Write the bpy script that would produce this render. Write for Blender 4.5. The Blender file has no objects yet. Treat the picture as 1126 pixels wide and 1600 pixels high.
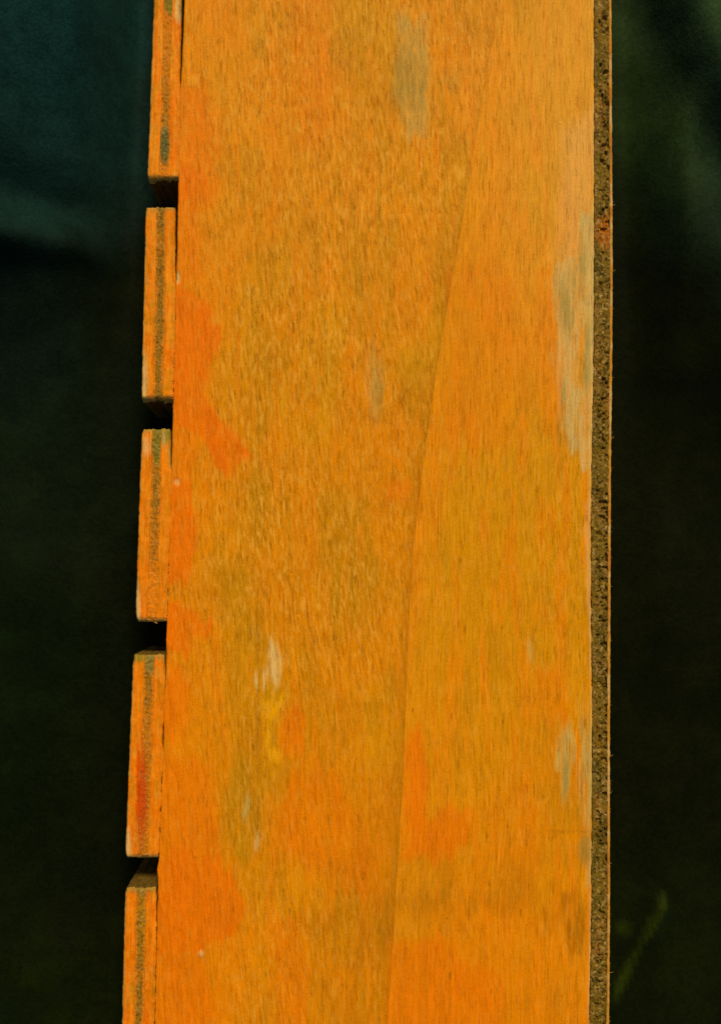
import bpy, math, random
import numpy as np
from mathutils import Matrix, Vector

random.seed(4)
rng = np.random.default_rng(11)
SC = bpy.context.scene
COL = SC.collection

# ------------------------------------------------------------------ camera
# the face of the board is the plane z = 0; the board runs along y
PW, PH, F = 1126.0, 1600.0, 1532.0
CX, CY = PW / 2, PH / 2
H = 0.36                                      # camera height above the face
e_z = -np.array([-75.0, 90.0, F]); e_z /= np.linalg.norm(e_z)
e_y = np.array([457.0, -25700.0, F]); e_y -= e_z * e_y.dot(e_z); e_y /= np.linalg.norm(e_y)
e_x = np.cross(e_y, e_z)
R = np.array([e_x, e_y, e_z])                 # image axes (right, down, forward) -> world


def at(px, py, z=0.0):
    """point of the horizontal plane at height z seen at a place of the picture"""
    px, py = np.broadcast_arrays(np.asarray(px, float), np.asarray(py, float))
    d = np.stack([px - CX, py - CY, np.full(px.shape, F)], -1) @ R.T
    z = np.asarray(z, float)
    t = (H - z) / -d[..., 2]
    return np.stack([d[..., 0] * t, d[..., 1] * t, np.broadcast_to(z, px.shape)], -1)


cam_data = bpy.data.cameras.new('camera')
cam = bpy.data.objects.new('camera', cam_data)
COL.objects.link(cam)
right, down, fwd = R[:, 0], R[:, 1], R[:, 2]
m = Matrix.Identity(4)
for i in range(3):
    m[i][0], m[i][1], m[i][2] = right[i], -down[i], -fwd[i]
m[2][3] = H
cam.matrix_world = m
cam_data.sensor_fit = 'VERTICAL'
cam_data.sensor_height = 36.0
cam_data.lens = F / PH * 36.0
cam_data.clip_start, cam_data.clip_end = 0.01, 100.0
cam_data.dof.use_dof = True
cam_data.dof.focus_distance = H * 1.01
cam_data.dof.aperture_fstop = 7.0
SC.camera = cam

# ------------------------------------------------------------------ light
SUN_EL, SUN_AZ = math.radians(52), math.radians(12)   # azimuth from +y towards +x
world = bpy.data.worlds.new('World')
SC.world = world
world.use_nodes = True
wt = world.node_tree
for n in list(wt.nodes):
    wt.nodes.remove(n)
wo = wt.nodes.new('ShaderNodeOutputWorld')
wb = wt.nodes.new('ShaderNodeBackground')
sky = wt.nodes.new('ShaderNodeTexSky')
sky.sky_type = 'NISHITA'
sky.sun_disc = False
sky.sun_elevation = SUN_EL
sky.sun_rotation = SUN_AZ
sky.dust_density = 3.0
wb.inputs['Strength'].default_value = 0.062
wt.links.new(sky.outputs[0], wb.inputs[0])
wt.links.new(wb.outputs[0], wo.inputs[0])

sun_data = bpy.data.lights.new('sun', 'SUN')
sun_data.energy = 3.2
sun_data.angle = math.radians(12)
sun_data.color = (1.0, 0.90, 0.74)
sun = bpy.data.objects.new('sun', sun_data)
COL.objects.link(sun)
sv = Vector((math.sin(SUN_AZ) * math.cos(SUN_EL), math.cos(SUN_AZ) * math.cos(SUN_EL), math.sin(SUN_EL)))
sun.rotation_euler = sv.to_track_quat('Z', 'Y').to_euler()
sun.location = sv * 3

SC.view_settings.view_transform = 'Standard'
SC.view_settings.look = 'None'
SC.view_settings.exposure = 0.0
SC.view_settings.gamma = 1.0

# ------------------------------------------------------------------ numpy noise and masks
TAB = rng.random((8, 256, 256))


def vn(x, y, seed=0):
    x, y = np.broadcast_arrays(np.asarray(x, float), np.asarray(y, float))
    T = TAB[seed % 8]
    x = x + 37.31 * seed; y = y + 91.7 * seed
    xi, yi = np.floor(x).astype(int), np.floor(y).astype(int)
    fx, fy = x - xi, y - yi
    fx = fx * fx * (3 - 2 * fx); fy = fy * fy * (3 - 2 * fy)
    a = T[yi & 255, xi & 255]; b = T[yi & 255, (xi + 1) & 255]
    c = T[(yi + 1) & 255, xi & 255]; d = T[(yi + 1) & 255, (xi + 1) & 255]
    return (a * (1 - fx) + b * fx) * (1 - fy) + (c * (1 - fx) + d * fx) * fy


def fbm(x, y, seed=0, octv=4, gain=0.55):
    s = 0; a = 1; t = 0
    for k in range(octv):
        s = s + a * vn(x * 2.03 ** k, y * 2.03 ** k, seed + k * 3)
        t += a; a *= gain
    return s / t                                # 0..1, mean .5


def sstep(a, b, x):
    t = np.clip((x - a) / (b - a), 0, 1)
    return t * t * (3 - 2 * t)


def poly(x, y, pts, soft=6.0):
    """soft polygon mask"""
    pts = np.array(pts, float)
    dmin = np.full(x.shape, 1e9); inside = np.zeros(x.shape, bool)
    n = len(pts)
    for i in range(n):
        x0, y0 = pts[i]; x1, y1 = pts[(i + 1) % n]
        dx, dy = x1 - x0, y1 - y0
        t = np.clip(((x - x0) * dx + (y - y0) * dy) / (dx * dx + dy * dy + 1e-9), 0, 1)
        dmin = np.minimum(dmin, np.hypot(x - x0 - t * dx, y - y0 - t * dy))
        c = ((y0 > y) != (y1 > y)) & (x < dx * (y - y0) / (dy if abs(dy) > 1e-9 else 1e-9) + x0)
        inside ^= c
    sd = np.where(inside, dmin, -dmin)
    return sstep(-soft, soft, sd)


def blob(x, y, cx, cy, rx, ry, soft=0.5):
    d = np.hypot((x - cx) / rx, (y - cy) / ry)
    return 1 - sstep(1 - soft, 1 + soft, d)


def lerp(c, col, mask):
    mk = mask[..., None]
    return c * (1 - mk) + np.array(col, float) * mk


def srgb(r, g, b, k=1.0):
    out = []
    for v in (r, g, b):
        v = v / 255.0
        out.append((v / 12.92 if v <= 0.04045 else ((v + 0.055) / 1.055) ** 2.4) * k)
    return np.array(out)


# ------------------------------------------------------------------ mesh building
def link_mesh(name, verts, faces, mats, parent=None, attrs=None, mat_idx=None, smooth=None):
    me = bpy.data.meshes.new(name)
    verts = np.asarray(verts, np.float32)
    me.vertices.add(len(verts))
    me.vertices.foreach_set('co', verts.ravel())
    faces = np.asarray(faces, np.int32)
    nf = len(faces)
    me.loops.add(nf * 4)
    me.loops.foreach_set('vertex_index', faces.ravel())
    me.polygons.add(nf)
    me.polygons.foreach_set('loop_start', np.arange(0, nf * 4, 4, dtype=np.int32))
    me.polygons.foreach_set('loop_total', np.full(nf, 4, np.int32))
    if mat_idx is not None:
        me.polygons.foreach_set('material_index', np.asarray(mat_idx, np.int32))
    if smooth is not None:
        me.polygons.foreach_set('use_smooth', np.asarray(smooth, bool))
    me.update(calc_edges=True)
    for k, (kind, arr) in (attrs or {}).items():
        a = me.attributes.new(k, kind, 'POINT')
        a.data.foreach_set('color' if kind == 'FLOAT_COLOR' else 'vector', np.asarray(arr, np.float32).ravel())
    for mt in mats:
        me.materials.append(mt)
    o = bpy.data.objects.new(name, me)
    COL.objects.link(o)
    if parent:
        o.parent = parent
    return o


def slab(name, xl, xr, y0, y1, ztop, zbot, stepx, stepy, mats, parent, round_px=2.0, round_z=0.0004,
         zfun=None, colfun=None, grainfun=None, rl=1.0, rr=1.0, bev=0.0, cl=0.0, cr=0.0, edge_l=(0, 8), edge_r=(0, 8), end_j=0.0, ends_round=True,
         ylo=None, yhi=None, seed=0):
    """a piece of board: a fine relief on top, four sides and a bottom.
    xl, xr: edges as functions of y (picture units), ragged by edge_l / edge_r = (amplitude, wavelength)"""
    ny = max(4, int((y1 - y0) / stepy)) + 1
    ys = np.linspace(y0, y1, ny)
    if ylo is not None and yhi is None:
        yhi = y1
    if ylo is not None and ylo > y0:            # coarse beyond the part one can see
        ys = np.concatenate([np.linspace(y0, ylo, 30)[:-1], np.linspace(ylo, min(yhi, y1), max(4, int((min(yhi, y1) - ylo) / stepy)))])
        if yhi < y1:
            ys = np.concatenate([ys[:-1], np.linspace(yhi, y1, 30)])
    elif yhi is not None and yhi < y1:
        ys = np.concatenate([np.linspace(y0, yhi, max(4, int((yhi - y0) / stepy)))[:-1], np.linspace(yhi, y1, 30)])
    ny = len(ys)
    wmax = np.max(xr(ys) - xl(ys))
    nx = max(4, int(wmax / stepx)) + 1
    s = np.linspace(0, 1, nx)
    # more columns at the two edges for the rounding
    L = xl(ys) + edge_l[0] * 2 * (fbm(ys / edge_l[1], 0 * ys + 3.3, seed, 3) - .5)
    Rr = xr(ys) + edge_r[0] * 2 * (fbm(ys / edge_r[1], 0 * ys + 7.7, seed + 1, 3) - .5)
    nick = np.exp(-(ys - y0) / 5.0) + 1.3 * np.exp(-(y1 - ys) / 6.0)
    L = L + cl * nick; Rr = Rr - cr * nick
    PX = L[:, None] + (Rr - L)[:, None] * s[None, :]
    PY = np.repeat(ys[:, None], nx, 1)
    if end_j:
        jt = end_j * 2 * (fbm(PX / 9.0, 0 * PX + 1.5, seed + 2, 3) - .5)
        jb = end_j * 2 * (fbm(PX / 9.0, 0 * PX + 9.5, seed + 4, 3) - .5)
        PY = PY + jt * np.exp(-(PY - y0) / 6) + jb * np.exp(-(y1 - PY) / 6)
    Z = np.full(PX.shape, ztop)
    if zfun is not None:
        Z = Z + zfun(PX, PY)
    dl, dr = PX - L[:, None], Rr[:, None] - PX
    fl = rl(ys)[:, None] if callable(rl) else rl
    fr = rr(ys)[:, None] if callable(rr) else rr
    de = np.minimum(dl + (1 - fl) * round_px, dr + (1 - fr) * round_px)
    if ends_round:
        de = np.minimum(de, np.minimum(PY - y0, y1 - PY))
    q = np.clip(1 - de / round_px, 0, 1)
    Z = Z - round_z * (1 - np.sqrt(np.clip(1 - q * q, 0, 1)))
    if bev:
        q = np.clip(1 - (y1 - PY) / (6 + 5 * fbm(PX / 11, PY / 30, seed, 3)), 0, 1)
        Z = Z - bev * q ** 1.6
    P = at(PX, PY, np.full(PX.shape, ztop))
    P[..., 2] = Z
    n = nx * ny
    idx = np.arange(n).reshape(ny, nx)
    # rows run down the picture (towards -y), columns to +x : this order faces up
    f = np.stack([idx[:-1, :-1], idx[1:, :-1], idx[1:, 1:], idx[:-1, 1:]], -1).reshape(-1, 4)
    ring = np.concatenate([idx[:, 0], idx[-1, 1:], idx[::-1, -1][1:], idx[0, ::-1][1:-1]])
    V = P.reshape(-1, 3)
    top_ring = V[ring].copy()
    low = top_ring.copy(); low[:, 2] = zbot
    nr = len(ring)
    a = n + np.arange(nr); b = n + nr + np.arange(nr)
    side = np.stack([a, b, np.roll(b, -1), np.roll(a, -1)], -1)
    c4 = [0, ny - 1, ny - 1 + nx - 1, ny - 1 + nx - 1 + ny - 1]
    bot = np.array([[n + nr + c4[0], n + nr + c4[3], n + nr + c4[2], n + nr + c4[1]]])
    V = np.concatenate([V, top_ring, low])
    faces = np.concatenate([f, side, bot])
    mi = np.concatenate([np.zeros(len(f)), np.full(len(side) + 1, min(1, len(mats) - 1))])
    sm = np.concatenate([np.ones(len(f)), np.zeros(len(side) + 1)]).astype(bool)
    attrs = {}
    if colfun is not None:
        Cc = colfun(PX, PY).reshape(-1, 4)
        attrs['tint'] = ('FLOAT_COLOR', np.concatenate([Cc, Cc[ring], Cc[ring]]))
    if grainfun is not None:
        G = grainfun(PX, PY, P).reshape(-1, 3)
        attrs['grain'] = ('FLOAT_VECTOR', np.concatenate([G, G[ring], G[ring]]))
    return link_mesh(name, V, faces, mats, parent, attrs, mi, sm)


def curve(pts):
    p = np.array(pts, float)
    return lambda y: np.interp(y, p[:, 0], p[:, 1])


# ------------------------------------------------------------------ materials
class NT:
    def __init__(self, name):
        self.m = bpy.data.materials.new(name)
        self.m.use_nodes = True
        self.t = self.m.node_tree
        self.b = next(n for n in self.t.nodes if n.type == 'BSDF_PRINCIPLED')

    def node(self, kind, **kw):
        n = self.t.nodes.new(kind)
        for k, v in kw.items():
            setattr(n, k, v)
        return n

    def put(self, sock, val):
        if isinstance(val, bpy.types.NodeSocket):
            self.t.links.new(val, sock)
        else:
            if hasattr(sock.default_value, '__len__'):
                val = tuple(val)
                if len(sock.default_value) == 4 and len(val) == 3:
                    val = val + (1.0,)
            sock.default_value = val

    def attr(self, name):
        return self.node('ShaderNodeAttribute', attribute_name=name, attribute_type='GEOMETRY')

    def scale(self, vec, s):
        n = self.node('ShaderNodeVectorMath', operation='MULTIPLY')
        self.put(n.inputs[0], vec); self.put(n.inputs[1], s)
        return n.outputs[0]

    def noise(self, vec, s, detail=3.0, rough=0.55, dist=0.0):
        n = self.node('ShaderNodeTexNoise')
        self.put(n.inputs['Vector'], self.scale(vec, s))
        n.inputs['Scale'].default_value = 1.0
        n.inputs['Detail'].default_value = detail
        n.inputs['Roughness'].default_value = rough
        n.inputs['Distortion'].default_value = dist
        return n.outputs['Fac']

    def ramp(self, f, a, b, lo=0.0, hi=1.0):
        n = self.node('ShaderNodeMapRange', interpolation_type='SMOOTHSTEP')
        self.put(n.inputs[0], f)
        for i, v in enumerate((a, b, lo, hi)):
            n.inputs[i + 1].default_value = v
        return n.outputs[0]

    def math(self, op, a, b=0.0):
        n = self.node('ShaderNodeMath', operation=op)
        self.put(n.inputs[0], a); self.put(n.inputs[1], b)
        return n.outputs[0]

    def mix(self, f, a, b, blend='MIX'):
        n = self.node('ShaderNodeMix', data_type='RGBA', blend_type=blend)
        self.put(n.inputs['Factor'], f); self.put(n.inputs['A'], a); self.put(n.inputs['B'], b)
        return n.outputs['Result']

    def bump(self, h, dist, strength=1.0, normal=None):
        n = self.node('ShaderNodeBump')
        n.inputs['Strength'].default_value = strength
        n.inputs['Distance'].default_value = dist
        self.put(n.inputs['Height'], h)
        if normal is not None:
            self.put(n.inputs['Normal'], normal)
        return n.outputs[0]

    def finish(self, col, rough=0.5, spec=0.2, normal=None):
        self.put(self.b.inputs['Base Color'], col)
        self.put(self.b.inputs['Roughness'], rough)
        self.put(self.b.inputs['Specular IOR Level'], spec)
        if normal is not None:
            self.put(self.b.inputs['Normal'], normal)
        return self.m


def painted_veneer(name, pore=1.0):
    """thin worn paint over open grained veneer: tint = colour of the paint layer,
    its alpha = how far the grain shows through"""
    t = NT(name)
    ta, ga = t.attr('tint'), t.attr('grain')
    g = ga.outputs['Vector']; show = ta.outputs['Alpha']; col = ta.outputs['Color']
    fib = t.noise(g, (1.35, 0.07, 1), 3, 0.62)               # long fibres
    lng = t.noise(g, (0.75, 0.014, 3), 3, 0.6)               # slow lines of the grain
    fine = t.noise(g, (2.3, 0.26, 1), 3, 0.65)
    fleck = t.noise(g, (1.0, 0.19, 1), 4, 0.66, 0.5)         # short ticks
    pit = t.noise(g, (1.35, 0.15, 5), 3, 0.62, 0.3)
    blot = t.noise(g, (0.16, 0.06, 1), 4, 0.6, 0.4)
    rare = t.noise(g, (0.10, 0.035, 9), 3, 0.6, 0.4)         # where the ticks gather
    mott = t.noise(g, (1.7, 1.4, 1), 3, 0.7)
    lum = t.math('ADD', t.ramp(fib, .28, .72, -.14, .14), t.ramp(fine, .25, .75, -.12, .12))
    lum = t.math('ADD', lum, t.ramp(mott, .25, .75, -.17, .17))
    lum = t.math('ADD', lum, t.ramp(blot, .3, .7, -.09, .09))
    lum = t.math('ADD', lum, t.ramp(lng, .3, .7, -.06, .06))
    lum = t.math('ADD', t.math('MULTIPLY', lum, t.ramp(show, 0, 1, .72, 1.0)), .965)
    cm = t.node('ShaderNodeCombineColor')
    for i in range(3):
        t.put(cm.inputs[i], lum)
    c = t.mix(1.0, col, cm.outputs[0], 'MULTIPLY')
    many = t.math('MULTIPLY', t.ramp(rare, .35, .62, .6, 1.0), show)
    c = t.mix(t.math('MULTIPLY', t.ramp(blot, .5, .72, 0, .30), show), c, srgb(170, 110, 4, 0.9))
    c = t.mix(t.math('MULTIPLY', t.ramp(fleck, .46, .66, 0, .78), many), c, srgb(232, 164, 50, 0.92))
    dk = t.math('MULTIPLY', t.ramp(pit, .53, .70, 0, .62 * pore), many)
    c = t.mix(dk, c, srgb(136, 78, 4, 0.9))
    h = t.math('ADD', t.math('MULTIPLY', fib, .5), t.math('MULTIPLY', fine, .6))
    h = t.math('ADD', h, t.math('MULTIPLY', fleck, .6))
    h = t.math('ADD', h, t.math('MULTIPLY', lng, .5))
    h = t.math('SUBTRACT', h, t.math('MULTIPLY', t.ramp(pit, .56, .74), .7 * pore))
    nrm = t.bump(h, 0.00024, 0.8)
    return t.finish(c, t.ramp(fine, .3, .7, .42, .58), 0.032, nrm)


def chip_core(name):
    t = NT(name)
    ta = t.attr('tint')
    g = t.attr('grain').outputs['Vector']
    n1 = t.noise(g, (.75, 0.55, 1), 4, 0.65, 0.5)
    n2 = t.noise(g, (1.3, 1.0, 1), 3, 0.6, 0.4)
    n3 = t.noise(g, (1.1, .8, 4), 3, 0.6, 0.2)
    c = ta.outputs['Color']
    c = t.mix(t.math('MULTIPLY', t.ramp(n1, .52, .66, 0, .58), ta.outputs['Alpha']), c, srgb(200, 162, 84, .85))
    c = t.mix(t.math('MULTIPLY', t.ramp(n2, .50, .64, 0, .85), ta.outputs['Alpha']), c, srgb(56, 34, 2, .8))
    c = t.mix(t.math('MULTIPLY', t.ramp(n3, .62, .70, 0, .7), ta.outputs['Alpha']), c, srgb(226, 190, 120, .8))
    h = t.math('SUBTRACT', t.math('ADD', n1, n3), t.math('MULTIPLY', n2, .8))
    return t.finish(c, 0.75, 0.08, t.bump(h, 0.0003, 0.9))


def raw_wood(name, a, b):
    t = NT(name)
    tc = t.node('ShaderNodeTexCoord').outputs['Object']
    n1 = t.noise(tc, (900, 250, 260), 4, 0.6)
    n2 = t.noise(tc, (260, 120, 90), 3, 0.6)
    c = t.mix(t.ramp(n1, .3, .7), a, b)
    c = t.mix(t.ramp(n2, .5, .75, 0, .5), c, tuple(np.array(a) * .55))
    return t.finish(c, 0.8, 0.05, t.bump(n1, 0.0003, 0.8))


def cloth_mat():
    t = NT('dark_woven_cloth')
    tc = t.node('ShaderNodeTexCoord').outputs['Object']
    c = t.attr('tint').outputs['Color']
    n1 = t.noise(tc, (900, 900, 900), 2, 0.6)
    n3 = t.noise(tc, (420, 420, 420), 3, 0.65)
    n2 = t.noise(tc, (60, 60, 60), 4, 0.6)
    lum = t.math('ADD', t.math('ADD', t.ramp(n1, .3, .7, .82, 1.15), t.ramp(n3, .3, .7, -.12, .12)), t.ramp(n2, .35, .7, -.2, .2))
    cm = t.node('ShaderNodeCombineColor')
    for i in range(3):
        t.put(cm.inputs[i], lum)
    c = t.mix(1.0, c, cm.outputs[0], 'MULTIPLY')
    t.b.inputs['Sheen Weight'].default_value = 0.04
    t.b.inputs['Sheen Roughness'].default_value = 0.5
    t.put(t.b.inputs['Sheen Tint'], (.35, .85, .6))
    h = t.math('ADD', t.math('MULTIPLY', n1, .5), t.math('MULTIPLY', n2, 2.0))
    return t.finish(c, 0.55, 0.012, t.bump(h, 0.0006, 0.7))


M_FACE = painted_veneer('worn_orange_painted_veneer')
M_PLY = painted_veneer('orange_painted_ply', 0.6)
M_CORE = chip_core('painted_chip_core')
M_CHIP = chip_core('raw_chip_core')
M_RAW = raw_wood('raw_sawn_wood', srgb(122, 92, 30), srgb(92, 66, 18))
M_CLOTH = cloth_mat()

# ------------------------------------------------------------------ the board
board = bpy.data.objects.new('wooden_board', None)
board.location = (0, 0, -0.040)
board.empty_display_size = 0.05
COL.objects.link(board)
board['label'] = 'long worn orange painted wooden board with notched left edge and raw chipboard right edge'
board['category'] = 'wooden board'

Y_TOP, Y_END = -520.0, 2120.0                     # the board goes on beyond the frame
A_LEFT = curve([(-520, 303), (0, 288.6), (60, 286.6), (130, 283.2), (200, 281.8), (260, 280), (323, 278.6), (440, 276.0), (520, 274.2),
                (640, 271.2), (670, 270.3), (760, 267.8), (900, 264), (975, 261.4), (1000, 260.2), (1020, 260.8), (1150, 256.2), (1250, 252.8),
                (1335, 249.4), (1348, 248), (1360, 245.6), (1372, 247.2), (1400, 247), (1500, 245), (1600, 242.6), (2120, 228)])
A_RIGHT = curve([(-520, 929), (0, 926.9), (200, 927.2), (400, 927.4), (560, 926.3), (640, 925.0), (700, 923.6), (800, 922.4), (950, 922.6), (1150, 924.4), (1300, 923.6),
                 (1400, 922.8), (1500, 921.4), (1600, 920), (2120, 914)])
SEAM = curve([(-520, 850), (0, 778), (90, 764), (250, 737), (400, 713), (530, 689), (700, 664), (860, 645), (1000, 637), (1200, 630),
              (1330, 622), (1500, 611), (1600, 605), (2120, 575)])

# colours of the layers (reflectance)
K = 0.93
ORANGE = srgb(230, 124, 1, K); DEEP = srgb(233, 109, 0, K); OCHRE = srgb(212, 138, 2, K)
OLIVE = srgb(182, 124, 4, K); PEACH = srgb(230, 156, 32, K); GREY = srgb(192, 158, 74, K)
SLATE = srgb(146, 124, 48, K); YELLOW = srgb(230, 154, 2, K); BROWN = srgb(156, 92, 4, K)
PALE = srgb(220, 180, 104, K); RED = srgb(206, 58, 0, K); GREEN = srgb(126, 112, 26, K)


def big0(px, py):
    return fbm(px / 110, py / 160, 1, 3)


def face_tint(px, py):
    # brush marks drag the outlines along the grain
    wx = px + 10 * (fbm(px / 26, py / 60, 1) - .5) * 2 + 9 * (fbm(px / 4, py / 60, 2) - .5) * 2
    wy = py + 26 * (fbm(px / 9, py / 90, 3) - .5) * 2
    c = np.broadcast_to(OCHRE, px.shape + (3,)).copy()
    show = np.where(px > SEAM(py), .7, 1.0) * (.75 + .4 * sstep(.35, .65, fbm(px / 120, py / 180, 2, 3)))
    show = show * (1 - .42 * sstep(820, 1150, py + 120 * (big0(px, py) - .5)))
    show = np.clip(show, 0, 1) * (.72 + .28 * sstep(290, 420, px))
    big = fbm(px / 150, py / 260, 4, 4)
    mid = fbm(px / 42, py / 110, 5, 4)
    strk = fbm(px / 10, py / 120, 6, 4)
    # overall: fuller colour to the left edge and the lower end
    c = lerp(c, ORANGE, .55 * sstep(.42, .62, big) + 0 * px)
    c = lerp(c, OLIVE, .50 * sstep(.46, .70, mid) * (1 - .45 * (px > SEAM(py))))
    c = lerp(c, BROWN, .16 * sstep(.52, .72, fbm(px / 22, py / 55, 7, 4)) * (px < SEAM(py)) * sstep(330, 430, px))
    c = lerp(c, ORANGE, .55 * sstep(.52, .68, strk))
    c = lerp(c, ORANGE, .55 * sstep(430, 290, wx))
    c = lerp(c, ORANGE, .34 * sstep(850, 1500, wy))
    c = lerp(c, srgb(236, 166, 62, K), .34 * sstep(680, 900, wx) * sstep(800, 100, wy))  # sky gloss on the upper right, painted as a paler tint
    c = lerp(c, PEACH, .15 * sstep(700, 60, wy))  # the same gloss painted as peach towards the top
    c = lerp(c, BROWN, .20 * sstep(.45, .68, fbm(px / 60, py / 130, 2, 4)) * sstep(1000, 1500, py))  # brown mottling, stronger below: light falloff painted in
    c = lerp(c, OLIVE, .40 * blob(wx, wy, 392, 1130, 34, 230, .8))
    c = lerp(c, srgb(206, 146, 4, K), .6 * blob(wx, wy, 430, 1130, 20, 110, .6))
    c = lerp(c, OLIVE, .13 * blob(wx, wy, 520, 560, 170, 330, .9))
    c = lerp(c, OLIVE, .15 * blob(wx, wy, 480, 880, 150, 160, .9))
    c = lerp(c, OLIVE, .12 * blob(wx, wy, 560, 1250, 90, 260, .9))
    # darker band along the left of the splice, lighter along its right
    sd = SEAM(py) - px
    band = np.exp(-np.clip(sd, 0, None) / (7 + 8 * fbm(py / 70, 0 * py, 6, 3))) * (sd > 0)
    c = lerp(c, srgb(160, 100, 4, K), .62 * (.45 + .55 * sstep(100, 480, py)) * band * (.55 + .6 * fbm(px / 16, py / 70, 7)))
    show = show * (1 - .35 * band)
    c = lerp(c, srgb(232, 140, 10, K), .45 * np.exp(-np.clip(-sd, 0, None) / 40) * (sd < 0))
    # heavy, wet-looking paint lapped over from the notched edge
    thick = np.zeros(px.shape)

    def T(mask):
        nonlocal thick
        thick = np.maximum(thick, mask)
    T(.55 * poly(wx, wy, [(270, 110), (322, 130), (340, 250), (345, 290), (332, 330), (300, 350), (262, 350)], 15))
    T(.85 * poly(wx, wy, [(262, 262), (322, 266), (340, 292), (322, 318), (262, 322)], 9))
    T(.5 * poly(wx, wy, [(262, 330), (316, 335), (312, 450), (262, 460)], 14))
    T(.95 * poly(wx, py + 4 * (strk - .5), [(255, 440), (300, 456), (322, 474), (345, 512), (347, 530), (333, 556), (322, 572), (317, 612), (326, 632),
                              (352, 664), (378, 690), (389, 712), (368, 728), (362, 748), (338, 728), (318, 690), (290, 672), (255, 660)], 6))
    T(.9 * poly(wx, wy, [(250, 735), (300, 742), (306, 800), (311, 858), (300, 884), (290, 912), (250, 912)], 5))
    T(.45 * poly(wx, wy, [(255, 655), (305, 660), (310, 745), (255, 745)], 9))
    T(.9 * poly(wx, wy, [(250, 930), (296, 950), (335, 966), (335, 984), (306, 990), (296, 1020), (250, 1022)], 6))
    T(.6 * poly(wx, wy, [(245, 1040), (296, 1046), (300, 1120), (280, 1160), (240, 1160)], 12))
    T(.55 * poly(wx, wy, [(240, 1180), (330, 1190), (345, 1290), (335, 1340), (240, 1350)], 16))
    T(.85 * poly(wx, wy, [(236, 1330), (300, 1325), (345, 1345), (372, 1380), (386, 1420), (380, 1448), (330, 1472), (312, 1490), (236, 1500)], 7))
    T(.6 * poly(wx, wy, [(230, 1490), (320, 1490), (340, 1610), (230, 1610)], 14))
    T(.75 * poly(wx, wy, [(636, 1170), (648, 1140), (662, 1140), (668, 1210), (667, 1330), (644, 1352), (628, 1345)], 7))
    T(.65 * poly(wx, wy, [(662, 1280), (700, 1268), (736, 1262), (738, 1302), (708, 1338), (664, 1342)], 8))
    T(.62 * poly(wx, wy, [(438, 1134), (456, 1098), (474, 1092), (480, 1124), (474, 1176), (450, 1196), (438, 1172)], 9))
    T(.45 * poly(wx, wy, [(430, 1200), (520, 1210), (600, 1330), (590, 1420), (430, 1330)], 22))
    T(.55 * poly(wx, wy, [(604, 1470), (700, 1462), (716, 1500), (786, 1520), (782, 1625), (600, 1625)], 10))
    T(.5 * poly(wx, wy, [(425, 1440), (470, 1430), (480, 1625), (425, 1625)], 10))
    T(.28 * poly(wx, wy, [(440, -20), (520, -20), (528, 210), (470, 240), (435, 120)], 22))
    T(.5 * poly(wx, wy, [(606, 752), (642, 748), (640, 782), (610, 784)], 7))
    T(.35 * poly(wx, wy, [(700, 430), (770, 400), (830, 560), (800, 700), (700, 690)], 25))
    T(.25 * poly(wx, wy, [(836, 430), (862, 420), (868, 560), (868, 690), (840, 680)], 8))
    T(.4 * poly(wx, wy, [(836, 1050), (880, 1040), (880, 1120), (850, 1130)], 10))
    thick = np.clip(thick * (.50 + .56 * fbm(px / 6, py / 130, 5, 3) + .22 * fbm(px / 40, py / 60, 2, 3)), 0, 1)
    c = lerp(c, DEEP, thick)
    show = show * (1 - .62 * thick)
    # olive and brown staining
    st = .55 * poly(wx, wy, [(392, 400), (440, 392), (452, 470), (420, 500), (398, 470)], 12)
    st = np.maximum(st, .5 * blob(wx, wy, 418, 560, 24, 70, .7))
    st = np.maximum(st, .6 * blob(wx, wy, 412, 640, 16, 46, .7))
    st = np.maximum(st, .55 * blob(wx, wy, 400, 770, 22, 34, .7))
    st = np.maximum(st, .5 * blob(wx, wy, 366, 905, 26, 40, .7))
    st = np.maximum(st, .45 * blob(wx, wy, 385, 970, 30, 34, .7))
    st = np.maximum(st, .7 * poly(wx, wy, [(372, 1190), (408, 1160), (408, 1330), (388, 1350), (350, 1330), (352, 1250)], 10))
    st = np.maximum(st, .6 * poly(wx, wy, [(412, 1190), (455, 1200), (462, 1225), (446, 1250), (412, 1240)], 7))
    st = np.maximum(st, .6 * poly(wx, wy, [(414, 1055), (446, 1062), (448, 1092), (414, 1090)], 6))
    st = np.maximum(st, .45 * blob(wx, wy, 560, 900, 36, 60, .7))
    st = np.maximum(st, .4 * blob(wx, wy, 690, 860, 22, 34, .7))
    st = np.maximum(st, .35 * blob(wx, wy, 812, 660, 14, 60, .7))
    st = np.maximum(st, .5 * blob(wx, wy, 912, 1090, 8, 60, .7))
    st = np.maximum(st, .6 * blob(wx, wy, 902, 945, 20, 11, .7))
    st = np.maximum(st, .4 * blob(wx, wy, 856, 1180, 20, 50, .7))
    st = np.maximum(st, .6 * blob(wx, wy, 898, 1265, 14, 30, .7))
    st = np.maximum(st, .30 * blob(wx, wy, 760, 20, 90, 40, .7))
    st = st * (.35 + 1.1 * sstep(.3, .65, fbm(px / 7, py / 60, 1, 3))) * .7
    c = lerp(c, OLIVE, st)
    br = .6 * poly(wx, wy, [(880, 1396), (910, 1400), (912, 1440), (904, 1500), (878, 1490), (880, 1440)], 8)
    br = np.maximum(br, .5 * blob(wx, wy, 850, 1438, 14, 16, .8))
    br = np.maximum(br, .35 * blob(wx, wy, 545, 1480, 60, 70, .8))
    br = np.maximum(br, .3 * blob(wx, wy, 700, 1410, 130, 16, .8))
    br = np.maximum(br, .4 * blob(wx, py, 890, 1299, 36, 2.6, .6))
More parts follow.
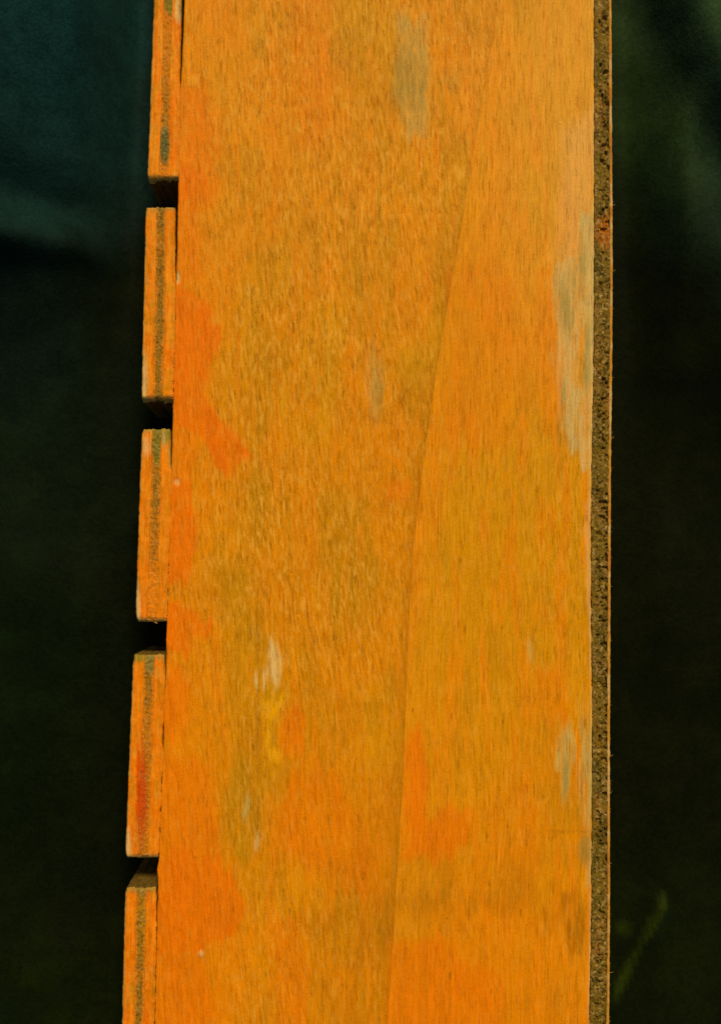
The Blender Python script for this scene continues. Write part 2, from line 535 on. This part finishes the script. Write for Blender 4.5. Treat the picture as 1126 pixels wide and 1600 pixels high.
    br = np.maximum(br, .5 * np.exp(-((px - 403 - 3 * (fbm(py / 60, 0 * py, 2) - .5)) / 2.2) ** 2) * sstep(900, 1010, py) * sstep(1350, 1250, py))
    br = np.maximum(br, .4 * blob(wx, wy, 430, 1150, 5, 34, .8))
    br = br * (.4 + 1.0 * sstep(.3, .65, fbm(px / 6, py / 60, 7, 3))) * .8
    c = lerp(c, BROWN, br)
    c = lerp(c, YELLOW, .8 * poly(wx, wy, [(414, 1088), (446, 1094), (440, 1110), (424, 1128), (426, 1160), (440, 1184), (430, 1196), (414, 1170)], 5))
    c = lerp(c, YELLOW, .35 * blob(wx, wy, 905, 1080, 26, 60, .8))
    # paint worn through to grey weathered wood, in streaks along the grain
    stripe = fbm(px / 4.2, py / 70, 3, 3)
    tear = sstep(.30, .56, stripe)
    worn = .5 + .5 * sstep(.30, .62, .55 * fbm(px / 5, py / 22, 6, 3) + .45 * fbm(px / 14, py / 40, 1, 3))

    def G(mask, col, k=1.0):
        nonlocal c, show
        mk = np.clip(mask * k, 0, 1) * worn
        c = lerp(c, col, mk)
        show = show * (1 - .35 * mk)
    g1 = poly(wx, wy, [(618, 20), (662, 26), (668, 90), (670, 160), (660, 214), (634, 216), (620, 150)], 9)
    G(g1, GREY, .85)
    G(blob(wx, wy, 640, 122, 26, 60, .6), SLATE, .6)
    c = lerp(c, srgb(226, 168, 84, K), .45 * poly(wx, wy, [(880, 200), (935, 150), (935, 430), (880, 440), (866, 400)], 18))
    G(blob(wx, wy, 706, 122, 22, 14, .7), SLATE, .35)
    G(blob(wx, wy, 600, 120, 60, 120, .7), OLIVE, .4)
    g2 = poly(wx, wy, [(912, 350), (935, 320), (935, 742), (908, 724), (886, 690), (872, 640), (866, 560), (862, 480), (870, 420), (896, 398)], 4)
    isl = poly(wx, wy, [(906, 512), (916, 516), (914, 600), (902, 612)], 3)
    G(g2 * (1 - .8 * isl) * (.55 + .45 * tear), srgb(206, 168, 90, K), .95)
    G(poly(wx, wy, [(908, 350), (935, 330), (935, 600), (916, 600), (913, 500), (908, 420)], 4), srgb(200, 170, 92, K), .9)
    G(blob(wx, wy, 918, 560, 7, 60, .5) + blob(wx, wy, 884, 480, 10, 40, .6) * tear + blob(wx, wy, 878, 640, 7, 50, .5) * tear
      + blob(wx, wy, 903, 420, 8, 40, .6), SLATE, .6)
    G(blob(wx, wy, 586, 600, 15, 50, .5) * (.4 + .6 * tear), GREY, .6)
    G(blob(wx, wy, 592, 622, 7, 40, .6), SLATE, .5)
    G(blob(wx, wy, 545, 780, 5, 18, .6), PEACH, .6)
    worn = 1.0
    G(blob(wx, wy, 430, 1036, 12, 28, .4) * (.35 + .65 * tear), PALE, .95)
    G(blob(wx, wy, 407, 1054, 5, 20, .4), PALE, .8)
    G(blob(wx, wy, 884, 1186, 11, 58, .35) * (.25 + .75 * tear), GREY, .95)
    G(blob(wx, wy, 884, 1210, 4, 30, .6), SLATE, .6)
    G(blob(wx, wy, 916, 1200, 11, 95, .35) * (.25 + .75 * tear), GREY, .9)
    G(blob(wx, wy, 915, 1332, 12, 26, .5), SLATE, .7)
    G(blob(wx, wy, 920, 1372, 5, 20, .5), GREY, .6)
    G(blob(wx, wy, 830, 1022, 4, 20, .5), GREY, .5)
    G(blob(wx, wy, 388, 1262, 6, 18, .5), GREY, .8)
    G(blob(wx, wy, 403, 1312, 4, 20, .5), PALE, .5)
    G(blob(wx, wy, 920, 880, 4, 120, .6), PALE, .38)
    G(blob(px, py, 314.5, 1490, 4, 5, .5), PALE, .7)
    G(blob(px, py, 277.5, 433, 3.6, 9, .5), PALE, .85)
    G(blob(px, py, 276.5, 753, 4.5, 5, .5), PALE, .6)
    G(blob(px, py, 336, 500, 8, 9, .7), PEACH, .5)
    G(blob(px, py, 300, 128, 8, 9, .7), PEACH, .6)
    # pale broken arris along the right edge
    er = A_RIGHT(py) - px
    G(np.exp(-(er / 2.6) ** 2) * sstep(.3, .6, fbm(px / 30, py / 40, 5)), srgb(226, 180, 96, K), .6)
    worn = 1.0
    # little dark nicks
    for _ in range(60):
        x, y = random.uniform(300, 915), random.uniform(0, 1600)
        G(blob(px, py, x, y, random.uniform(.9, 1.6), random.uniform(2, 8), .5), BROWN, .8)
    return np.concatenate([c, show[..., None]], -1)


def face_grain(px, py, P):
    """grain coordinates in mm: straight by the left edge and on the right sheet, leaning on the left sheet"""
    x, y = P[..., 0] * 1000, P[..., 1] * 1000
    lean = np.where(px > SEAM(py), 0.0, .085)
    curl = 1.1 * (fbm(px / 190, py / 330, 3, 2) - .5)
    right_sheet = px > SEAM(py)
    u = x + lean * y + curl * 5 * sstep(0, 30, np.abs(px - SEAM(py))) + np.where(right_sheet, 300, 0)
    dens = np.where(right_sheet, 1.25, 1.0)
    return np.stack([u * dens, y * np.where(right_sheet, .8, 1.0), 0 * x], -1)


def face_relief(px, py):
    z = 0.00022 * (fbm(px / 60, py / 200, 2, 3) - .5) + 0.00016 * (fbm(px / 4, py / 40, 3, 2) - .5)
    z = z + np.where(px >= SEAM(py), 0.00005, 0.0)
    for (x, y, rx, ry, d) in ((277.5, 433, 4, 9, -.0005), (276.5, 753, 5, 6, -.0004), (300, 128, 7, 9, .0003), (314.5, 1490, 4, 5, .0003)):
        z = z + d * blob(px, py, x, y, rx, ry, .5)
    return z


# ------------------------------------------------------------------ the five blocks of the notched edge
OUT = curve([(-520, 257), (0, 240.2), (277, 230.2), (323, 227.4), (620, 220.6), (670, 221.2), (800, 216.6), (970, 211.2), (1024, 207.8), (1200, 200.6),
             (1340, 195.4), (1392, 195.4), (1450, 193.6), (1600, 190.4), (2120, 172)])
INN_ROUGH = curve([(-520, 297), (0, 284.6), (130, 281.8), (277, 280.4), (323, 274.8), (430, 273.0), (520, 272.4), (620, 270.4), (670, 268.4), (740, 267.0), (850, 265.2), (970, 262.8),
             (1024, 258.4), (1100, 256.2), (1200, 253.4), (1340, 248.6), (1392, 244.4), (1500, 243.2), (1600, 241.0), (2120, 226)])
BLOCKS = [(Y_TOP, 281.0), (323.5, 626.0), (670.5, 972.0), (1023.5, 1342.0), (1388.0, Y_END)]


GAP = curve([(-520, 5), (0, 4.4), (60, 3.6), (125, 1.8), (140, .15), (285, .15), (320, 4), (400, 3), (436, 1.2), (445, .15), (640, .15), (668, 3), (700, 2.6), (725, 1.6), (738, .15),
             (975, .15), (1020, 3), (1050, 1.6), (1080, .2), (1125, .2), (1138, 1.9), (1162, 1.7), (1172, .15), (1345, .15), (1386, 2.6), (1425, 1.4), (1480, .6), (1560, .3), (1600, .9), (2120, 1)])


def crumbs(y):
    on = sstep(480, 500, y) * sstep(645, 630, y) + sstep(870, 890, y) * sstep(980, 970, y) + sstep(1200, 1215, y) * sstep(1350, 1340, y) + .7 * sstep(1430, 1450, y)
    return on * 1.3 * sstep(.55, .66, fbm(y / 5.5, 0 * y + 2.2, 4, 3))


def gap(y):
    return GAP(y) * (.8 + .5 * fbm(y / 9, 0 * y + 5.1, 2, 3)) + crumbs(y)


A_LINE = A_LEFT


def A_LEFT(y):
    return A_LINE(y) + 1.4 * (fbm(y / 9, 0 * y + 1.1, 6, 3) - .5)


def INN(y):
    return A_LEFT(y) - gap(y)


# the body of the face board, its two sheets of veneer spliced along a slanting line
face = slab('face_board', lambda y: A_LEFT(y) + .8, lambda y: A_RIGHT(y) - .6, Y_TOP + 1, Y_END - 1, -0.0010, -0.0185, 60, 40,
            [M_RAW], board, 1, 0, ends_round=False)
slab('veneer_sheet', A_LEFT, lambda y: SEAM(y) - .03, Y_TOP, Y_END, 0, -0.0010, 2.0, 2.2, [M_FACE, M_RAW], face, 2.2, 0.00022,
     face_relief, face_tint, face_grain, rr=0, rl=lambda y: np.clip(gap(y) / 2, .12, 1), edge_l=(0, 7), edge_r=(0, 16), ylo=-40, yhi=1640, seed=2)
slab('veneer_sheet', lambda y: SEAM(y) + .03, A_RIGHT, Y_TOP, Y_END, 0, -0.0010, 2.0, 2.2, [M_FACE, M_RAW], face, 2.2, 0.00020,
     face_relief, face_tint, face_grain, rl=0, edge_l=(0, 16), edge_r=(1.2, 14), ylo=-40, yhi=1640, seed=5)


def ply_tint(kind):
    def fn(px, py):
        c = np.broadcast_to(srgb(232, 124, 6, K), px.shape + (3,)).copy()
        show = np.full(px.shape, .55)
        s1 = fbm(px / 3.2, py / 70, 4, 3); s2 = fbm(px / 14, py / 40, 6, 3)
        wx = px + 3 * (s2 - .5); wy = py + 10 * (s1 - .5)
        c = lerp(c, PEACH, .45 * sstep(.48, .7, s1) * sstep(1000, 300, py))
        c = lerp(c, DEEP, .6 * sstep(.5, .7, s2) + .25 * sstep(700, 1400, py))
        c = lerp(c, OLIVE, .5 * sstep(.56, .75, fbm(px / 5, py / 26, 1, 3)))
        if kind == 'outer':
            eo = px - OUT(py)
            wear = np.exp(-(eo / 2.6) ** 2) * sstep(.25, .6, fbm(px / 30, py / 22, 2, 3))
            c = lerp(c, GREY, .9 * wear)
            for (y, w, h) in ((598, 10, 45), (955, 9, 40), (1322, 10, 30)):
                c = lerp(c, PALE, .8 * blob(wx, py, float(OUT(y)) + 1, y, w * .8, h, .5))
            c = lerp(c, RED, .8 * blob(wx, wy, 217, 1235, 4.5, 70, .6))
            c = lerp(c, PALE, .5 * blob(px, py, 229, 697, 7, 14, .6))
        else:
            c = lerp(c, PALE, .7 * blob(wx, py, 279, 16, 6, 20, .4))
            c = lerp(c, GREEN, .6 * blob(wx, py, 283, 10, 4, 20, .5))
            c = lerp(c, GREEN, .9 * blob(wx, py, 259, 676, 12, 18, .4))
            c = lerp(c, PALE, .45 * blob(wx, py, 256, 684, 3, 14, .6))
            c = lerp(c, SLATE, .9 * blob(wx, py, 268, 714, 4, 18, .5))
            ei = INN(py) - px
            c = lerp(c, BROWN, .55 * np.exp(-(ei / 2.2) ** 2) * sstep(.35, .6, fbm(px / 9, py / 12, 2, 3)))
        for (y0, y1) in BLOCKS:
            n = fbm(px / 5, 0 * px + y0, 3, 3)
            for ye, k in ((y0, .8), (y1, .9)):
                c = lerp(c, SLATE if ye == y0 else GREY, k * np.exp(-(np.abs(py - ye) / (3 + 6 * n)) ** 2))
        c = lerp(c, GREEN, .8 * blob(px, py, 215, 1026, 14, 9, .4))
        return np.concatenate([c, show[..., None]], -1)
    return fn


def core_tint(px, py):
    c = np.broadcast_to(srgb(150, 102, 14, K), px.shape + (3,)).copy()
    show = np.full(px.shape, .72)
    s2 = fbm(px / 8, py / 26, 5, 4)
    full = np.zeros(px.shape)
    full = np.maximum(full, .62 * sstep(265, 60, py))
    full = np.maximum(full, .92 * sstep(850, 905, py + 30 * (s2 - .5)) * sstep(985, 975, py))
    full = np.maximum(full, .40 * sstep(760, 840, py) * sstep(985, 975, py))
    full = np.maximum(full, .45 * sstep(1060, 1130, py) * sstep(1345, 1335, py))
    full = np.maximum(full, .30 * sstep(.5, .68, s2))
    full = np.maximum(full, .7 * blob(px, py, 250, 268, 20, 14, .5))
    tt = (px - OUT(py)) / (INN(py) - OUT(py))
    side = np.minimum(tt - .37, .67 - tt) * 46
    full = np.maximum(full, .85 * sstep(3.6, .6, side + 6 * (fbm(px / 3, py / 9, 2, 3) - .5)))
    c = lerp(c, srgb(232, 128, 8, K), full)
    show = show * (1 - .6 * full)
    c = lerp(c, GREEN, .95 * poly(px, py, [(256, -40), (276, -40), (274, 30), (266, 24), (257, 14)], 3))
    c = lerp(c, srgb(104, 96, 40, K), .95 * blob(px + 2 * (s2 - .5), py, 257.5, 226, 7.5, 30, .25))
    c = lerp(c, GREEN, .9 * blob(px, py, 246, 690, 10, 36, .5))
    c = lerp(c, SLATE, .9 * blob(px, py, 237, 1036, 12, 16, .5))
    c = lerp(c, RED, .75 * blob(px + 3 * (s2 - .5), py, 222, 1240, 7, 75, .6))
    c = lerp(c, OLIVE, .5 * blob(px, py, 222, 1420, 8, 60, .6))
    for (y0, y1) in BLOCKS:
        c = lerp(c, SLATE, .7 * np.exp(-(np.abs(py - y0) / 6) ** 2))
        c = lerp(c, GREY, .6 * np.exp(-(np.abs(py - y1) / 5) ** 2))
    return np.concatenate([c, show[..., None]], -1)


def plain_grain(px, py, P):
    return P * 1000.0


def core_relief(px, py):
    return 0.00055 * (fbm(px / 2.6, py / 3.4, 3, 3) - .5) + 0.0003 * (fbm(px / 9, py / 20, 5, 2) - .5)


def ply_relief(px, py):
    return 0.00028 * (fbm(px / 3, py / 45, 1, 3) - .5) + 0.0003 * (fbm(px / 10, py / 10, 6, 2) - .5)


for k, (y0, y1) in enumerate(BLOCKS):
    lo = -40 if k == 0 else None
    hi = 1640 if k == 4 else None
    c0 = lambda y: OUT(y) + .37 * (INN(y) - OUT(y))
    c1 = lambda y: OUT(y) + .67 * (INN(y) - OUT(y))
    rise = (-0.0004, -0.0003, -0.0002, -0.0003, -0.0003)[k]
    blk = slab('edge_block', c0, c1, y0, y1, rise - .0004, -0.040, 1.1, 1.3, [M_CORE, M_RAW], board, 2.5, .0004, core_relief, core_tint, plain_grain, bev=.0022 if k < 2 else .0012, rl=0, rr=0,
               end_j=3.8, ylo=lo, yhi=hi, seed=k)
    slab('outer_ply', OUT, lambda y: c0(y) - .05, y0, y1, rise, -0.040, 1.1, 1.5, [M_PLY, M_RAW], blk, 3.4, .0011, ply_relief, ply_tint('outer'),
         plain_grain, bev=.0022 if k < 2 else .0012, cl=(1.5, 1.0, 3.2, 2.2, 2.0)[k], rr=.3, edge_l=(1.0, 9), edge_r=(.6, 7), end_j=3.6, ylo=lo, yhi=hi, seed=k + 1)
    slab('inner_ply', lambda y: c1(y) + .05, INN, y0, y1, rise, -0.040, 1.1, 1.5, [M_PLY, M_RAW], blk, 2.6, .0007, ply_relief, ply_tint('inner'),
         plain_grain, bev=.0022 if k < 2 else .0012, cr=(.5, .8, 2.4, 1.2, .8)[k], rl=.3, rr=lambda y: np.clip(gap(y) / 2, .12, 1), edge_l=(.6, 7), edge_r=(0, 6), end_j=3.6, ylo=lo, yhi=hi, seed=k + 3)

# ------------------------------------------------------------------ the raw chipboard strip on the right
C_OUT = curve([(-520, 953), (0, 955.0), (200, 955.8), (400, 957), (560, 956.2), (750, 954.2), (950, 953.6), (1150, 952.6), (1400, 952.8), (1500, 952.4), (1600, 951.4), (2120, 947)])


def chip_tint(px, py):
    c = np.broadcast_to(srgb(118, 90, 16, K), px.shape + (3,)).copy()
    s = fbm(px / 12, py / 30, 3, 4)
    c = lerp(c, srgb(98, 78, 14, K), sstep(.45, .65, s))
    c = lerp(c, srgb(134, 98, 34, K), .7 * sstep(.52, .7, fbm(px / 16, py / 22, 5, 3)))
    c = lerp(c, srgb(178, 96, 8, K), .8 * blob(px, py, 946, 362, 16, 24, .6) + .14 * sstep(.6, .75, fbm(px / 20, py / 60, 7, 3)))
    return np.concatenate([c, np.ones(px.shape + (1,))], -1)


def chip_relief(px, py):
    p = sstep(.52, .74, fbm(px / 5.2, py / 6.0, 6, 3))
    mid = sstep(5, 12, px - A_RIGHT(py)) * sstep(.3, .6, fbm(px / 40, py / 60, 1, 3) + .12)
    return -0.0015 * p * mid + 0.0006 * (fbm(px / 3, py / 3.6, 2, 3) - .5)


def skin_tint(px, py):
    c = np.broadcast_to(srgb(204, 142, 48, K), px.shape + (3,)).copy()
    c = lerp(c, srgb(190, 118, 40, K), sstep(.45, .65, fbm(px / 20, py / 40, 3, 3)))
    c = lerp(c, PALE, .7 * sstep(.5, .7, fbm(px / 20, py / 26, 6, 3)))
    return np.concatenate([c, np.full(px.shape + (1,), .3)], -1)


strip_ = slab('chipboard_strip', lambda y: A_RIGHT(y) + .9, lambda y: C_OUT(y) - 4.6, Y_TOP, Y_END, -0.0013, -0.040, 1.2, 1.3, [M_CHIP, M_RAW], board,
              1.5, .0002, chip_relief, chip_tint, plain_grain, ylo=-40, yhi=1640, seed=1)
slab('veneer_skin', lambda y: C_OUT(y) - 4.3, C_OUT, Y_TOP, Y_END, -0.0009, -0.040, 1.0, 1.3, [M_PLY, M_RAW], strip_,
     2.0, .0005, lambda x, y: .0004 * (fbm(x / 9, y / 14, 2, 3) - .5), skin_tint, plain_grain, edge_l=(1.0, 5), edge_r=(.8, 9), ylo=-40, yhi=1640, seed=6)


# splinters and torn fibres along the broken edges
def hairs(name, spots, mat, parent):
    V, Fc, Cc = [], [], []
    for (px, py, z, ang, ln, w, col) in spots:
        p = at(px, py, z)
        d = np.array([math.cos(ang), math.sin(ang), random.uniform(-.1, .35)])
        sdv = np.array([-d[1], d[0], 0]); up = np.array([0, 0, 1.0])
        base = len(V); bend = random.uniform(-.35, .35)
        for i in range(4):
            t = i / 3
            c_ = p + d * ln * t + sdv * bend * ln * t * t
            ww = w * (1 - .8 * t)
            for s_ in ((1, 0), (0, 1), (-1, 0), (0, -1)):
                V.append(c_ + sdv * s_[0] * ww + up * s_[1] * ww); Cc.append(list(col) + [.2])
        for i in range(3):
            for j in range(4):
                a = base + i * 4 + j; b = base + i * 4 + (j + 1) % 4
                Fc.append([a, b, b + 4, a + 4])
    Cc = np.array(Cc)
    o = link_mesh(name, np.array(V), np.array(Fc), [mat], parent,
                  {'tint': ('FLOAT_COLOR', Cc), 'grain': ('FLOAT_VECTOR', np.array(V) * 1000)})
    o['kind'] = 'stuff'
    return o


sp = []
for _ in range(70):
    y = random.uniform(-20, 1620)
    a = random.choice((1, -1)) * math.radians(random.uniform(30, 88))
    sp.append((float(C_OUT(y)) - .6, y, -0.0013, a if random.random() < .8 else random.uniform(-.6, .6), random.uniform(.0004, .0010), .00006, srgb(206, 150, 74, K)))
for y in (321, 424, 685, 1182, 1520, 1240):
    sp.append((float(C_OUT(y)) - .4, y, -0.0012, random.uniform(.2, 1.0), 0.0014, .00008, srgb(214, 160, 84, K)))
hairs('torn_fibres', sp, M_PLY, strip_)
sp = []
for _ in range(110):
    y = random.uniform(-20, 1620)
    sp.append((float(A_RIGHT(y)) - .6, y, -0.0003, random.choice((1, -1)) * math.radians(random.uniform(55, 88)), random.uniform(.0006, .0022), .00007, srgb(232, 178, 96, K)))
for y in (655, 662, 780, 795, 950, 955, 1330):
    sp.append((float(A_RIGHT(y)) - .2, y, -0.0004, math.radians(random.uniform(-80, -40)), .0035, .0001, srgb(222, 176, 108, K)))
for _ in range(60):
    y = random.uniform(540, 640) if random.random() < .5 else random.uniform(880, 970)
    sp.append((float(INN(y)) + random.uniform(-.8, 1.2), y, -0.0002, random.uniform(0, 6.28), random.uniform(.0004, .001), .00016, srgb(244, 150, 60, K)))
hairs('torn_fibres', sp, M_PLY, face)

# ------------------------------------------------------------------ the cloth underneath
ZC = -0.0425
n = 420
t = np.linspace(-1, 1, n)
ax = 0.36 * t + 1.1 * t ** 7
Xc, Yc = np.meshgrid(ax, ax[::-1])
Zc = np.zeros(Xc.shape)


def fold(p0, p1, w, h, taper=.3, skew=0.0):
    """one crease of the cloth from p0 to p1 (picture places on the cloth)"""
    global Zc
    a = at(*p0, ZC)[:2]; b = at(*p1, ZC)[:2]
    d = b - a; L = np.hypot(*d); d = d / L
    s = ((Xc - a[0]) * d[0] + (Yc - a[1]) * d[1]) / L
    q = (Xc - a[0]) * -d[1] + (Yc - a[1]) * d[0]
    q = q + .006 * (fbm(s * 5, 0 * s + p0[0], 2, 2) - .5)
    prof = np.exp(-(q / np.where(q > 0, w * (1 + skew), w * (1 - skew))) ** 2)
    Zc = Zc + h * prof * sstep(-taper, .05, s) * sstep(1 + taper, .95, s)


fold((-60, 400), (215, 418), .010, .010, .3, .3)
fold((-60, 330), (200, 362), .010, -.008, .3)
fold((-260, 300), (60, -260), .075, .085, .4)
fold((-90, 60), (60, 420), .018, .008, .4)
fold((1250, -120), (1330, 500), .07, .05, .4)
fold((985, -40), (1150, 330), .011, .015, .4, .3)
fold((1060, -60), (1220, 300), .010, .013, .4)
fold((960, 130), (1060, 420), .012, .005, .4)
fold((968, 1545), (1030, 1410), .0028, .0042, .12)
fold((955, 1500), (980, 1450), .003, .002, .2)
fold((-40, 880), (190, 960), .02, .004, .4)
fold((20, 1540), (180, 1500), .014, .004, .4)
fold((1000, 900), (1180, 1050), .03, .004, .4)
Zc = Zc + .006 * (fbm(Xc / .09, Yc / .09, 4, 4) - .5) + .0006 * (fbm(Xc / .012, Yc / .012, 6, 3) - .5)
# it lies flat under the board
xa, xb = float(at(170, 1600, -.04)[0]), float(at(975, 800, -.04)[0])
out = sstep(0, .02, np.maximum(xa - Xc, Xc - xb))
Zc = ZC + np.where(out > 0, Zc * out, 0) - .0015 * (1 - out)
idx = np.arange(n * n).reshape(n, n)
f = np.stack([idx[:-1, :-1], idx[1:, :-1], idx[1:, 1:], idx[:-1, 1:]], -1).reshape(-1, 4)
# sky sheen and light falloff painted into the colour: teal, bottle green, brown black
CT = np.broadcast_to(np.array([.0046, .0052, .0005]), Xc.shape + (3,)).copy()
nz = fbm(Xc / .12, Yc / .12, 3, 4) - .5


def light_tint(px, py, rx, ry, col, k):
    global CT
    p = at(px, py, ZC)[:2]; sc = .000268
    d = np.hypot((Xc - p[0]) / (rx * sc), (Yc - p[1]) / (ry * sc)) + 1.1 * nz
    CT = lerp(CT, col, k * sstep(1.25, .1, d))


light_tint(-70, -80, 330, 700, (.0085, .050, .042), .95)
light_tint(-40, 300, 240, 300, (.0060, .020, .017), .6)
light_tint(20, 660, 260, 460, (.0050, .0105, .0040), .6)
light_tint(1060, 40, 150, 420, (.0260, .0520, .0100), .85)
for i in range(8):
    light_tint(1010 + 19 * i, 40 + 42 * i, 46, 70, (.0250, .0480, .0170), .45)  # light caught by the slanting folds, painted as paler streaks
light_tint(1160, 330, 160, 260, (.0130, .0290, .0150), .7)
light_tint(60, 1580, 260, 160, (.0080, .0120, .0006), .6)
light_tint(20, 1150, 220, 480, (.0034, .0075, .0010), .7)
light_tint(1040, 1480, 120, 170, (.0060, .0090, .0006), .5)
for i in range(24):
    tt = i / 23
    light_tint(962 + 72 * tt, 1560 - 158 * tt, 4.5 + 2 * math.sin(tt * 9), 12, (.0220, .0300, .0010), .42 + .3 * math.sin(tt * 7.0) ** 2)  # highlight of the crease painted into the cloth colour
light_tint(975, 1452, 14, 12, (.020, .028, .001), .5)
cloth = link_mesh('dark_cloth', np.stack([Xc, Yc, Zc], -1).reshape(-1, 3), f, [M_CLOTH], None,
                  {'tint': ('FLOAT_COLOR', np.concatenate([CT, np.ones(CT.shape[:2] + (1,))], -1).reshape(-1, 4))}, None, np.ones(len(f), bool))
cloth['label'] = 'dark green black creased cloth spread beneath the orange board'
cloth['category'] = 'cloth'

# parts hang from the Empty at the board's base: keep them where they were built
for o in board.children:
    o.matrix_parent_inverse = Matrix.Translation(board.location).inverted()
bpy.context.view_layer.update()
